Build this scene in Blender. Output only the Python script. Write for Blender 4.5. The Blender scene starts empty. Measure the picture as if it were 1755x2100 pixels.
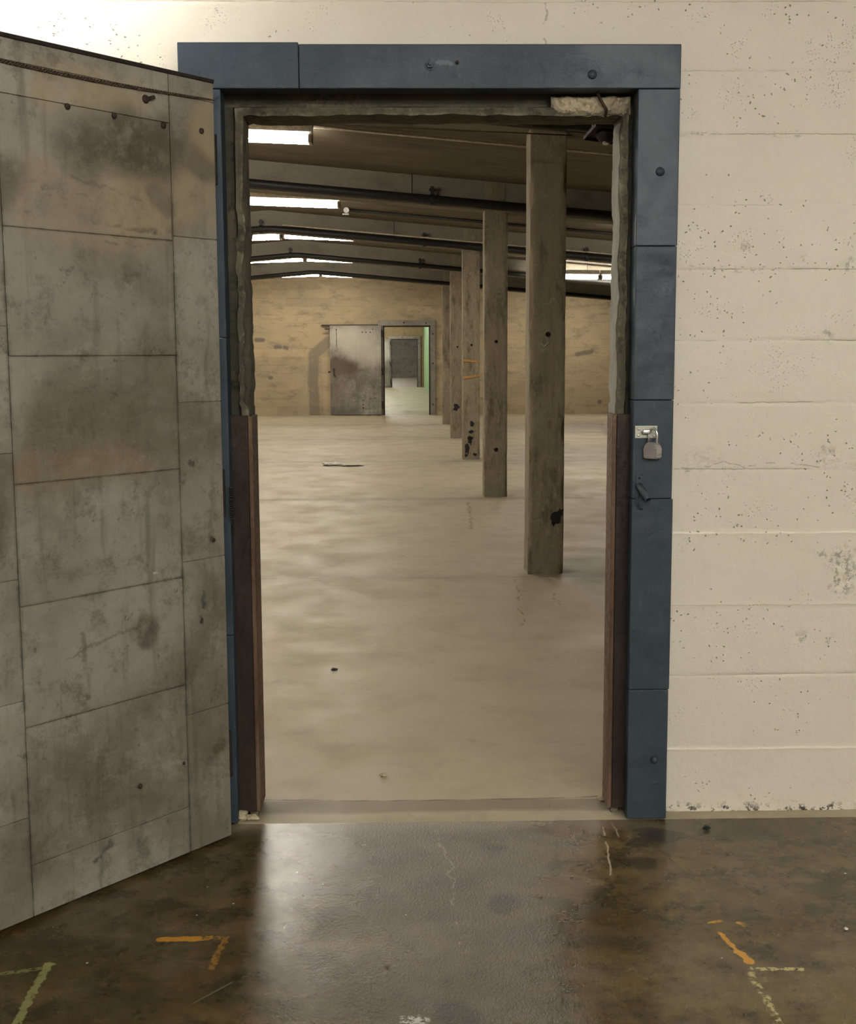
import bpy, bmesh, math, random
from mathutils import Vector, Matrix, noise as mn
random.seed(7)
R = math.radians
SC = bpy.context.scene
COL = SC.collection

# ------------------------------------------------------------------ camera
cam = bpy.data.cameras.new('camera')
cam.sensor_fit = 'HORIZONTAL'; cam.sensor_width = 36.0
cam.lens = 2570.0 / 1755.0 * 36.0
cam.clip_start = 0.05; cam.clip_end = 300
co = bpy.data.objects.new('camera', cam); COL.objects.link(co)
yaw, pit, rol = R(1.1), R(7.17), R(-0.26)
Fv = Vector((math.sin(yaw)*math.cos(pit), math.cos(yaw)*math.cos(pit), -math.sin(pit)))
Rv = Vector((math.cos(yaw), -math.sin(yaw), 0)); Uv = Rv.cross(Fv)
cr, sr = math.cos(rol), math.sin(rol)
Rv2 = Rv*cr + Uv*sr; Uv2 = Uv*cr - Rv*sr
co.matrix_world = Matrix(((Rv2.x, Uv2.x, -Fv.x, 0), (Rv2.y, Uv2.y, -Fv.y, 0), (Rv2.z, Uv2.z, -Fv.z, 1.45), (0, 0, 0, 1)))
SC.camera = co

# ------------------------------------------------------------------ world, exposure
w = bpy.data.worlds.new('world'); SC.world = w; w.use_nodes = True
w.node_tree.nodes['Background'].inputs[0].default_value = (1.0, 0.95, 0.85, 1)
w.node_tree.nodes['Background'].inputs[1].default_value = 0.02
SC.view_settings.view_transform = 'Standard'; SC.view_settings.look = 'None'
SC.view_settings.exposure = 0.0; SC.view_settings.gamma = 1.0
SC.view_settings.use_curve_mapping = False
SC.cycles.use_denoising = True
SC.cycles.max_bounces = 5; SC.cycles.diffuse_bounces = 4; SC.cycles.glossy_bounces = 2; SC.cycles.transmission_bounces = 0
SC.cycles.use_adaptive_sampling = True; SC.cycles.adaptive_threshold = 0.07; SC.cycles.adaptive_min_samples = 14
SC.cycles.caustics_reflective = False; SC.cycles.caustics_refractive = False
SC.cycles.sample_clamp_indirect = 8.0
SC.cycles.use_light_tree = True
TUBE_HALL = 78.0       # emission strength of the hall tubes
TUBE_NEAR = 98.0       # emission strength of the tubes on the camera's side
WARM = (1.0, 0.86, 0.64)
NEARC = (1.0, 0.93, 0.80)

# ------------------------------------------------------------------ material builder
class MT:
    def __init__(s, name, rough=0.8, metal=0.0, spec=0.3):
        s.m = bpy.data.materials.new(name); s.m.use_nodes = True
        s.t = s.m.node_tree; s.b = s.t.nodes['Principled BSDF']
        s.b.inputs['Roughness'].default_value = rough
        s.b.inputs['Metallic'].default_value = metal
        s.b.inputs['Specular IOR Level'].default_value = spec
    def put(s, sock, v):
        if isinstance(v, bpy.types.NodeSocket): s.t.links.new(v, sock)
        elif isinstance(v, (tuple, list)) and len(v) == 3 and sock.type == 'RGBA': sock.default_value = (*v, 1)
        else: sock.default_value = v
    def node(s, typ, ins=None, **pr):
        n = s.t.nodes.new(typ)
        for k, v in pr.items(): setattr(n, k, v)
        for k, v in (ins or {}).items(): s.put(n.inputs[k], v)
        return n
    def P(s): return s.node('ShaderNodeTexCoord').outputs['Object']
    def G(s): return s.node('ShaderNodeNewGeometry').outputs['Position']
    def f(s, op, a, b=0.0, c=0.0, clamp=False):
        return s.node('ShaderNodeMath', {0: a, 1: b, 2: c}, operation=op, use_clamp=clamp).outputs[0]
    def v(s, op, a, b=(0, 0, 0)):
        n = s.node('ShaderNodeVectorMath', {0: a, 1: b}, operation=op)
        return n.outputs['Value'] if op in ('DOT_PRODUCT', 'DISTANCE', 'LENGTH') else n.outputs[0]
    def sc(s, a, k):
        return s.node('ShaderNodeVectorMath', {0: a, 3: k}, operation='SCALE').outputs[0]
    def noise(s, p, scale, detail=5, rough=0.6, dist=0.0, col=False):
        n = s.node('ShaderNodeTexNoise', {'Vector': p, 'Scale': scale, 'Detail': detail, 'Roughness': rough, 'Distortion': dist})
        return n.outputs['Color' if col else 'Fac']
    def vor(s, p, scale, feature='F1', out='Distance', rnd=1.0):
        return s.node('ShaderNodeTexVoronoi', {'Vector': p, 'Scale': scale, 'Randomness': rnd}, feature=feature).outputs[out]
    def rng(s, x, a, b, c=0.0, d=1.0, smooth=True):
        return s.node('ShaderNodeMapRange', {'Value': x, 'From Min': a, 'From Max': b, 'To Min': c, 'To Max': d},
                      interpolation_type='SMOOTHSTEP' if smooth else 'LINEAR').outputs[0]
    def mix(s, fac, a, b, mode='MIX'):
        n = s.node('ShaderNodeMix', data_type='RGBA', blend_type=mode)
        s.put(n.inputs[0], fac); s.put(n.inputs[6], a); s.put(n.inputs[7], b)
        return n.outputs[2]
    def ramp(s, x, stops):
        n = s.node('ShaderNodeValToRGB', {0: x}); e = n.color_ramp.elements
        while len(e) < len(stops): e.new(0.5)
        for q, (p, c) in zip(e, stops): q.position = p; q.color = (*c, 1)
        return n.outputs[0]
    def warp(s, p, scale, amt):
        nz = s.noise(p, scale, 4, 0.6, col=True)
        return s.v('ADD', p, s.sc(s.v('SUBTRACT', nz, (0.5, 0.5, 0.5)), amt))
    def seg(s, p, a, b, r, soft):
        """1 inside a capsule from a to b, falling to 0 over soft"""
        a = Vector(a); b = Vector(b)
        d = b - a
        if d.length < 1e-6: dist = s.v('DISTANCE', p, tuple(a))
        else:
            pa = s.v('SUBTRACT', p, tuple(a))
            h = s.f('MULTIPLY', s.v('DOT_PRODUCT', pa, tuple(d)), 1/d.length_squared, clamp=True)
            hd = s.node('ShaderNodeVectorMath', {0: tuple(d), 3: h}, operation='SCALE').outputs[0]
            dist = s.v('DISTANCE', pa, hd)
        return s.rng(dist, r, r + soft, 1.0, 0.0)
    def poly(s, p, pts, r, soft):
        m = None
        for a, b in zip(pts[:-1], pts[1:]):
            k = s.seg(p, a, b, r, soft); m = k if m is None else s.f('MAXIMUM', m, k)
        return m
    def bump(s, h, dist, strength=1.0, prev=None):
        n = s.node('ShaderNodeBump', {'Height': h, 'Distance': dist, 'Strength': strength})
        if prev is not None: s.put(n.inputs['Normal'], prev)
        return n.outputs[0]
    def out(s, color=None, rough=None, normal=None):
        if color is not None: s.put(s.b.inputs['Base Color'], color)
        if rough is not None: s.put(s.b.inputs['Roughness'], rough)
        if normal is not None: s.put(s.b.inputs['Normal'], normal)
        return s.m

def plain(name, col, rough=0.6, metal=0.0, var=0.25, scale=30, bump=0.0005, spec=0.4):
    m = MT(name, rough, metal, spec); p = m.P()
    n = m.noise(p, scale, 5, 0.65)
    c = m.mix(m.rng(n, 0.3, 0.7), tuple(x*(1-var) for x in col), tuple(min(1, x*(1+var)) for x in col))
    return m.out(c, None, m.bump(n, bump))

def emis(name, col, strength):
    m = bpy.data.materials.new(name); m.use_nodes = True; t = m.node_tree
    b = t.nodes['Principled BSDF']
    b.inputs['Base Color'].default_value = (.9, .9, .9, 1)
    b.inputs['Emission Color'].default_value = (*col, 1)
    b.inputs['Emission Strength'].default_value = strength
    return m

# ---- painted wall of the near room: pits as bump, board-line light and shade in colour
BOARD_Z = [2.476, 2.279, 2.098, 1.891, 1.702, 1.488, 1.298, 1.094, 0.898, 0.669, 0.445, 0.207]
def mat_paint_wall():
    m = MT('cream_painted_concrete', 0.55, 0, 0.35); p = m.P()
    big = m.noise(p, 1.3, 4, 0.6); mid = m.noise(p, 7, 5, 0.6); fine = m.noise(p, 60, 4, 0.6)
    c = m.mix(m.rng(big, .3, .7), (.64, .585, .485), (.68, .63, .53))
    c = m.mix(m.f('MULTIPLY', m.rng(mid, .45, .75), .5), c, (.69, .60, .52))
    # pits: small voronoi cells, clustered
    clus = m.rng(m.noise(m.v('MULTIPLY', p, (1, 1, 1.6)), 2.6, 3, .6), .46, .70)
    pk = m.v('MULTIPLY', m.warp(p, 30, .025), (1, 1, 1.15)); vd = m.vor(pk, 88); vr = m.vor(pk, 88, out='Color')
    pick = m.rng(m.node('ShaderNodeSeparateColor', {0: vr}).outputs[0], .84, .86)
    pit = m.f('MULTIPLY', m.f('MULTIPLY', m.rng(vd, .12, .30, 1, 0), pick), m.rng(clus, .05, .4))
    vd2 = m.vor(p, 130)
    pit2 = m.f('MULTIPLY', m.rng(vd2, .10, .28, 1, 0), m.rng(m.noise(p, 9, 2, .5), .56, .7))
    # named rough patches of the wall
    pw = m.warp(p, 22, .09)
    hol = None
    for (x, z, r, s) in ((1.033, 1.763, .010, .012), (1.21, 1.735, .004, .010), (1.36, .80, .02, .05), (1.37, .745, .03, .05), (1.30, .83, .006, .03),
                         (1.239, .567, .010, .02), (1.35, 1.715, .006, .02), (1.30, 1.499, .006, .02), (1.305, 1.136, .006, .04), (1.33, .56, .004, .01)):
        k = m.seg(pw, (x, 3.83, z), (x, 3.83, z), r, s); hol = k if hol is None else m.f('MAXIMUM', hol, k)
    hol = m.f('MULTIPLY', hol, m.rng(m.noise(p, 48, 4, .8), .50, .56))
    foot = m.f('MULTIPLY', m.rng(m.node('ShaderNodeSeparateXYZ', {0: m.warp(p, 40, .05)}).outputs[2], .0, .035, 1, 0), m.rng(m.noise(p, 45, 3, .7), .50, .60))
    c = m.mix(m.f('MULTIPLY', pit, .45), c, (.20, .18, .15))
    c = m.mix(m.f('MULTIPLY', hol, .62), c, (.17, .16, .13))
    ck = m.poly(m.warp(p, 26, .022), [(.87, 3.83, 1.097), (.94, 3.83, 1.103), (.985, 3.83, 1.119), (1.05, 3.83, 1.10), (1.10, 3.83, 1.113), (1.16, 3.83, 1.115), (1.23, 3.83, 1.105), (1.28, 3.83, 1.10)], .0004, .003)
    c = m.mix(m.f('MULTIPLY', ck, .6), c, (.25, .23, .18))
    clump = m.f('MAXIMUM', m.seg(pw, (.88, 3.83, 1.115), (.95, 3.83, 1.13), .012, .03), m.seg(pw, (1.30, 3.83, 1.12), (1.40, 3.83, 1.13), .012, .03))
    clump = m.f('MULTIPLY', clump, m.rng(m.noise(m.v('MULTIPLY', p, (1, 1, 1.5)), 60, 4, .75), .50, .60))
    c = m.mix(m.f('MULTIPLY', clump, .22), c, (.27, .25, .20))
    c = m.mix(foot, c, (.05, .04, .03))
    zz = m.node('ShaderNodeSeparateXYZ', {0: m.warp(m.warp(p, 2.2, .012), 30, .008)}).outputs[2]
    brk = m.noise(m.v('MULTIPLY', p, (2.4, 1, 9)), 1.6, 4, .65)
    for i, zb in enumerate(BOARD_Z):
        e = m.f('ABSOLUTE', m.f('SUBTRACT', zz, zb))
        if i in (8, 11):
            c = m.mix(m.f('MULTIPLY', m.rng(e, .001, .0045, 1, 0), .7), c, (.90, .86, .70))  # ridge lines lightened in colour, as if light grazed them from above
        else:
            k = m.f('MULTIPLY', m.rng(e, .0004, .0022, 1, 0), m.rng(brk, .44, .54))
            c = m.mix(m.f('MULTIPLY', k, .75 if i in (2, 4, 5, 6, 7) else .35), c, (.22, .20, .16))  # shade inside the board cracks, put into the colour
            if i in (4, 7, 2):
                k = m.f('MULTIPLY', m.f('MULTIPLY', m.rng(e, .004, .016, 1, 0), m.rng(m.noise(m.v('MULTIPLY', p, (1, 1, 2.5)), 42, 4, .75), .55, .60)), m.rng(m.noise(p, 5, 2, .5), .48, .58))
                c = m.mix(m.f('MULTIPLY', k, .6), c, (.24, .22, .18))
    crack = m.poly(m.warp(p, 14, .05), [(.425, 3.83, 2.60), (.43, 3.83, 2.45), (.426, 3.83, 2.36)], .0012, .003)
    c = m.mix(m.f('MULTIPLY', crack, .6), c, (.25, .22, .18))
    h = m.f('SUBTRACT', m.f('MULTIPLY', fine, .30), m.f('ADD', m.f('MULTIPLY', pit, 1.0), m.f('MULTIPLY', pit2, .35)))
    h = m.f('ADD', h, m.f('MULTIPLY', mid, .5))
    return m.out(c, m.rng(mid, .3, .7, .45, .62), m.bump(h, .006))

# ---- generic board formed concrete
def mat_concrete(name, c1, c2, c3, axis='z', board=.2, rough=.85, streak=(1, 1, 1), seams=True, extra=None, boardvar=.35):
    m = MT(name, rough, 0, .25); p = m.P()
    big = m.noise(m.v('MULTIPLY', p, streak), .9, 5, .65)
    mid = m.noise(m.v('MULTIPLY', p, streak), 4.5, 6, .7)
    fine = m.noise(p, 38, 5, .7)
    c = m.mix(m.rng(big, .32, .68), c1, c2)
    c = m.mix(m.rng(mid, .46, .72), c, c3)
    c = m.mix(m.f('MULTIPLY', m.rng(fine, .5, .75), .35), c, tuple(x*.45 for x in c1))
    h = m.f('ADD', m.f('MULTIPLY', mid, .8), m.f('MULTIPLY', fine, .35))
    if board:
        q = m.node('ShaderNodeSeparateXYZ', {0: m.warp(p, 1.5, .02)})
        a = q.outputs['XYZ'.index(axis.upper())]
        t = m.f('DIVIDE', a, board)
        row = m.f('FLOOR', t); fr = m.f('FRACT', t)
        wn = m.node('ShaderNodeTexWhiteNoise', {'W': row}, noise_dimensions='1D').outputs[0]
        o = q.outputs['Y' if axis == 'x' else 'X']
        seg = m.f('FLOOR', m.f('DIVIDE', m.f('ADD', o, m.f('MULTIPLY', wn, 9.0)), 1.1))
        wn2 = m.node('ShaderNodeTexWhiteNoise', {'W': m.f('ADD', m.f('MULTIPLY', row, 13.7), seg)}, noise_dimensions='1D').outputs[0]
        c = m.mix(m.f('MULTIPLY', wn2, boardvar), c, tuple(x*.6 for x in c2))
        e = m.f('MINIMUM', fr, m.f('SUBTRACT', 1, fr))
        line = m.f('MULTIPLY', m.rng(e, .0, .05, 1, 0), m.rng(m.noise(p, 3, 3, .6), .42, .62))
        c = m.mix(m.f('MULTIPLY', line, .5), c, tuple(x*.35 for x in c1))
        pass
    if extra: c = extra(m, p, c)
    return m.out(c, None, m.bump(h, .006))

def hall_back_extra(m, p, c):
    pw = m.warp(p, 3, .10)
    Y = 30.4
    k = m.poly(pw, [(-2.14, Y, -.1), (-2.17, Y, .7), (-2.15, Y, 1.45), (-1.75, Y, 1.80), (-1.5, Y, 1.82)], .09, .07)
    c = m.mix(m.f('MULTIPLY', m.f('MULTIPLY', k, m.rng(m.noise(p, 6, 5, .7), .25, .5, .5, 1)), .85), c, (.19, .165, .125))
    k = m.poly(pw, [(-2.42, Y, -.1), (-2.42, Y, 1.2)], .06, .14)
    c = m.mix(m.f('MULTIPLY', k, .5), c, (.36, .30, .20))
    k = m.poly(m.warp(p, 2, .12), [(-1.82, Y, .1), (-1.84, Y, 1.3)], .09, .04)
    c = m.mix(m.f('MULTIPLY', k, .35), c, (.50, .39, .24))
    for a, b, r in (((-3.50, 1.80), (-3.36, 1.80), .03), ((-3.05, 1.64), (-2.95, 1.64), .02), ((4.2, 1.43), (4.55, 1.50), .03), ((-2.85, 1.62), (-2.8, 1.6), .02), ((4.76, .28), (4.77, .28), .02), ((-3.2, .9), (-3.18, .9), .02)):
        c = m.mix(m.f('MULTIPLY', m.seg(pw, (a[0], Y, a[1]), (b[0], Y, b[1]), r, .05), .75), c, (.10, .09, .08))
    return c

# ---- near floor: dark, worn, sealed concrete with paint marks
def mat_floor_near():
    m = MT('dark_sealed_concrete', .3, 0, .5); p = m.P()
    big = m.noise(p, 1.6, 5, .62); mid = m.noise(p, 6.5, 6, .68); fine = m.noise(p, 70, 5, .7)
    c = m.mix(m.rng(big, .36, .64), (.062, .041, .010), (.132, .096, .038))
    c = m.mix(m.f('MULTIPLY', m.rng(mid, .44, .62), .85), c, (.034, .022, .009))
    c = m.mix(m.f('MULTIPLY', m.rng(m.noise(m.v('ADD', p, (7, 3, 0)), 3.2, 7, .75), .44, .72), .8), c, (.150, .112, .060))
    c = m.mix(m.f('MULTIPLY', m.rng(fine, .56, .75), .35), c, (.03, .022, .012))
    rust = m.f('MULTIPLY', m.rng(m.noise(m.v('ADD', p, (2, 9, 0)), 4.2, 7, .75), .50, .72), .5)
    c = m.mix(rust, c, (.115, .062, .016))
    # worn grey traffic path through the doorway
    wseg = m.seg(m.warp(p, 3, .30), (.14, 3.9, 0), (.06, 2.0, 0), .14, .30)
    worn = m.f('MULTIPLY', wseg, m.rng(m.noise(p, 9, 7, .75), .30, .66))
    c = m.mix(m.f('MULTIPLY', worn, .75), c, (.085, .070, .052))
    patch = m.seg(m.warp(p, 8, .12), (-.35, 3.50, 0), (-.22, 2.9, 0), .10, .20)
    dark = None
    pw = m.warp(p, 14, .06); pf = m.warp(p, 55, .022); ps = m.warp(p, 9, .03)
    for a, b, r in (((.25, 3.14), (.26, 3.20), .02), ((.24, 3.558), (.27, 3.558), .008), ((.33, 3.69), (.42, 3.68), .012), ((.1, 2.62), (.12, 2.6), .03), ((.74, 3.66), (.80, 3.63), .03)):
        k = m.seg(pw, (*a, 0), (*b, 0), r, .03); dark = k if dark is None else m.f('MAXIMUM', dark, k)
    c = m.mix(m.f('MULTIPLY', dark, .75), c, (.022, .017, .010))
    # cracks and pale drips
    lite = m.poly(pw, [(.09, 3.70, 0), (.111, 3.50, 0), (.131, 3.42, 0), (.121, 3.37, 0), (.131, 3.28, 0), (.121, 3.10, 0), (.14, 2.9, 0)], .0016, .005)
    c = m.mix(m.f('MULTIPLY', lite, .55), c, (.26, .22, .17))
    lite = m.poly(ps, [(.604, 3.74, 0), (.596, 3.54, 0), (.570, 3.345, 0)], .0012, .003)
    lite = m.f('MAXIMUM', lite, m.poly(ps, [(.637, 3.74, 0), (.642, 3.63, 0)], .0012, .003))
    c = m.mix(m.f('MULTIPLY', lite, .8), c, (.42, .37, .26))
    c = m.mix(m.f('MULTIPLY', m.poly(p, [(-.484, 2.676, 0), (-.409, 2.769, 0)], .0005, .003), .35), c, (.3, .26, .2))
    c = m.mix(m.f('MULTIPLY', m.poly(p, [(.72, 3.62, 0), (.80, 3.30, 0), (.865, 2.95, 0)], .0005, .003), .4), c, (.03, .025, .015))
    # paint marks
    wear = m.rng(m.noise(p, 60, 4, .7), .40, .52)
    def mark(pts, r, soft, col, k, worn=None, src=None):
        nonlocal c
        a = m.poly(src or pf, [(*q, 0) for q in pts], r, soft)
        a = m.f('MULTIPLY', a, k if worn is None else m.f('MULTIPLY', worn, k))
        c = m.mix(a, c, col)
    OR = (.50, .235, .025); GR = (.27, .27, .10); PY = (.46, .40, .17)
    mark([(-.617, 2.991), (-.53, 2.993)], .011, .004, OR, .95)
    mark([(-.53, 2.992), (-.497, 2.996)], .009, .004, OR, .7, wear)
    mark([(-.475, 2.998), (-.452, 2.998), (-.462, 2.93), (-.466, 2.84)], .006, .005, (.33, .17, .03), .75, wear)
    mark([(-1.0, 2.815), (-.873, 2.85)], .005, .005, GR, .5, wear)
    mark([(-.861, 2.862), (-.861, 2.74), (-.857, 2.619), (-.855, 2.5)], .008, .004, GR, .8, m.rng(m.noise(p, 45, 4, .7), .32, .48))
    mark([(-.865, 2.87), (-.852, 2.87)], .006, .004, GR, .8)
    mark([(.789, 2.985), (.798, 2.93), (.808, 2.88)], .005, .003, OR, .95)
    mark([(.808, 2.885), (.818, 2.86), (.822, 2.835)], .010, .003, OR, .95)
    mark([(.778, 3.044), (.806, 3.054)], .004, .004, OR, .8, wear)
    mark([(.852, 3.04), (.858, 3.028)], .006, .004, OR, .8, wear)
    mark([(.835, 2.797), (.873, 2.796)], .006, .004, PY, .9, wear)
    mark([(.890, 2.796), (.934, 2.795)], .006, .004, PY, .9, wear)
    mark([(.815, 2.80), (.806, 2.745), (.812, 2.667), (.808, 2.577), (.81, 2.4)], .006, .006, PY, .75, m.rng(m.noise(p, 42, 4, .7), .46, .56))
    # white specks
    sv = m.vor(p, 13); scol = m.node('ShaderNodeSeparateColor', {0: m.vor(p, 13, out='Color')}).outputs[0]
    sp = m.f('MULTIPLY', m.rng(sv, .03, .05, 1, 0), m.rng(scol, .86, .87))
    c = m.mix(sp, c, (.6, .55, .45))
    k = m.f('MULTIPLY', m.seg(pf, (.0, 2.59, 0), (.03, 2.59, 0), .012, .012), m.rng(fine, .45, .55))
    c = m.mix(k, c, (.5, .48, .42))
    # dusty pale edge along the threshold
    y = m.node('ShaderNodeSeparateXYZ', {0: m.warp(p, 8, .05)}).outputs[1]
    edge = m.f('MULTIPLY', m.rng(y, 3.60, 3.76, 0, 1), m.seg(p, (-.45, 3.76, 0), (.62, 3.76, 0), .0, .20))
    c = m.mix(m.f('MULTIPLY', edge, .8), c, (.19, .155, .105))
    r = m.rng(m.noise(p, 5, 4, .6), .3, .7, .225, .30)
    r = m.f('ADD', r, m.f('MULTIPLY', wseg, .06))
    r = m.f('SUBTRACT', r, m.f('MULTIPLY', patch, .06))
    rough_h = m.f('MULTIPLY', m.f('ADD', wseg, .12), m.f('SUBTRACT', m.noise(m.v('MULTIPLY', p, (1.6, 1, 1)), 75, 4, .75), .5))
    h = m.f('ADD', m.f('MULTIPLY', rough_h, 1.5), m.f('MULTIPLY', m.noise(p, 14, 4, .5), .10))
    return m.out(c, r, m.bump(h, .0022))

def mat_floor_hall():
    m = MT('beige_worn_concrete', .62, 0, .35); p = m.P()
    big = m.noise(p, .55, 5, .6); mid = m.noise(m.v('MULTIPLY', p, (1, .8, 1)), 2.6, 6, .66); fine = m.noise(p, 32, 5, .7)
    c = m.mix(m.rng(big, .33, .67), (.392, .338, .230), (.420, .364, .252))
    c = m.mix(m.f('MULTIPLY', m.rng(mid, .45, .70), .45), c, (.32, .272, .19))
    c = m.mix(m.f('MULTIPLY', m.rng(m.noise(m.v('ADD', p, (5, 5, 0)), 5.5, 6, .7), .55, .72), .35), c, (.24, .20, .145))
    c = m.mix(m.f('MULTIPLY', m.rng(fine, .55, .78), .3), c, (.19, .15, .10))
    # pour joints on the column lines
    q = m.node('ShaderNodeSeparateXYZ', {0: m.warp(p, 1.2, .10)})
    t = m.f('FRACT', m.f('ADD', m.f('DIVIDE', m.f('SUBTRACT', q.outputs[1], 8.08), 4.5), 10.5))
    e = m.f('ABSOLUTE', m.f('SUBTRACT', t, .5))
    brk = m.rng(m.noise(p, 2.2, 4, .6), .42, .58)
    j = m.f('MULTIPLY', m.rng(e, .0010, .0045, 1, 0), m.f('ADD', .25, m.f('MULTIPLY', brk, .75)))
    c = m.mix(m.f('MULTIPLY', j, .7), c, (.10, .075, .05))
    jb = m.rng(e, .004, .05, 1, 0)
    c = m.mix(m.f('MULTIPLY', jb, .22), c, (.17, .135, .095))
    pw = m.warp(p, 5, .14)
    ck = m.poly(pw, [(.72, 8.0, 0), (.70, 7.5, 0), (.664, 7.0, 0), (.63, 6.5, 0)], .002, .008)
    ck = m.f('MAXIMUM', ck, m.poly(pw, [(.633, 12.3, 0), (.60, 11.4, 0), (.563, 10.4, 0)], .004, .015))
    ck = m.f('MAXIMUM', ck, m.poly(pw, [(.90, 7.6, 0), (.91, 7.0, 0)], .002, .01))
    c = m.mix(m.f('MULTIPLY', ck, .6), c, (.12, .095, .065))
    # threshold crack and darker strip
    pt = m.warp(p, 4, .06)
    th = m.poly(pt, [(-.50, 3.975, 0), (0, 3.955, 0), (.3, 3.96, 0), (.70, 3.985, 0)], .002, .006)
    y = m.node('ShaderNodeSeparateXYZ', {0: pt}).outputs[1]
    strip = m.f('MULTIPLY', m.rng(y, 3.955, 3.965, 1, 0), m.rng(y, 3.83, 3.87))
    c = m.mix(m.f('MULTIPLY', strip, .8), c, (.19, .155, .11))
    c = m.mix(m.f('MULTIPLY', th, .8), c, (.08, .055, .035))
    # dark spots
    sv = m.vor(p, 4.5); scol = m.node('ShaderNodeSeparateColor', {0: m.vor(p, 4.5, out='Color')}).outputs[0]
    sp = m.f('MULTIPLY', m.rng(sv, .03, .07, 1, 0), m.rng(scol, .80, .81))
    c = m.mix(m.f('MULTIPLY', sp, .7), c, (.09, .07, .045))
    h = m.f('ADD', m.f('MULTIPLY', mid, .6), m.f('MULTIPLY', fine, .3))
    return m.out(c, m.rng(mid, .3, .7, .48, .70), m.bump(h, .003))

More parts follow.
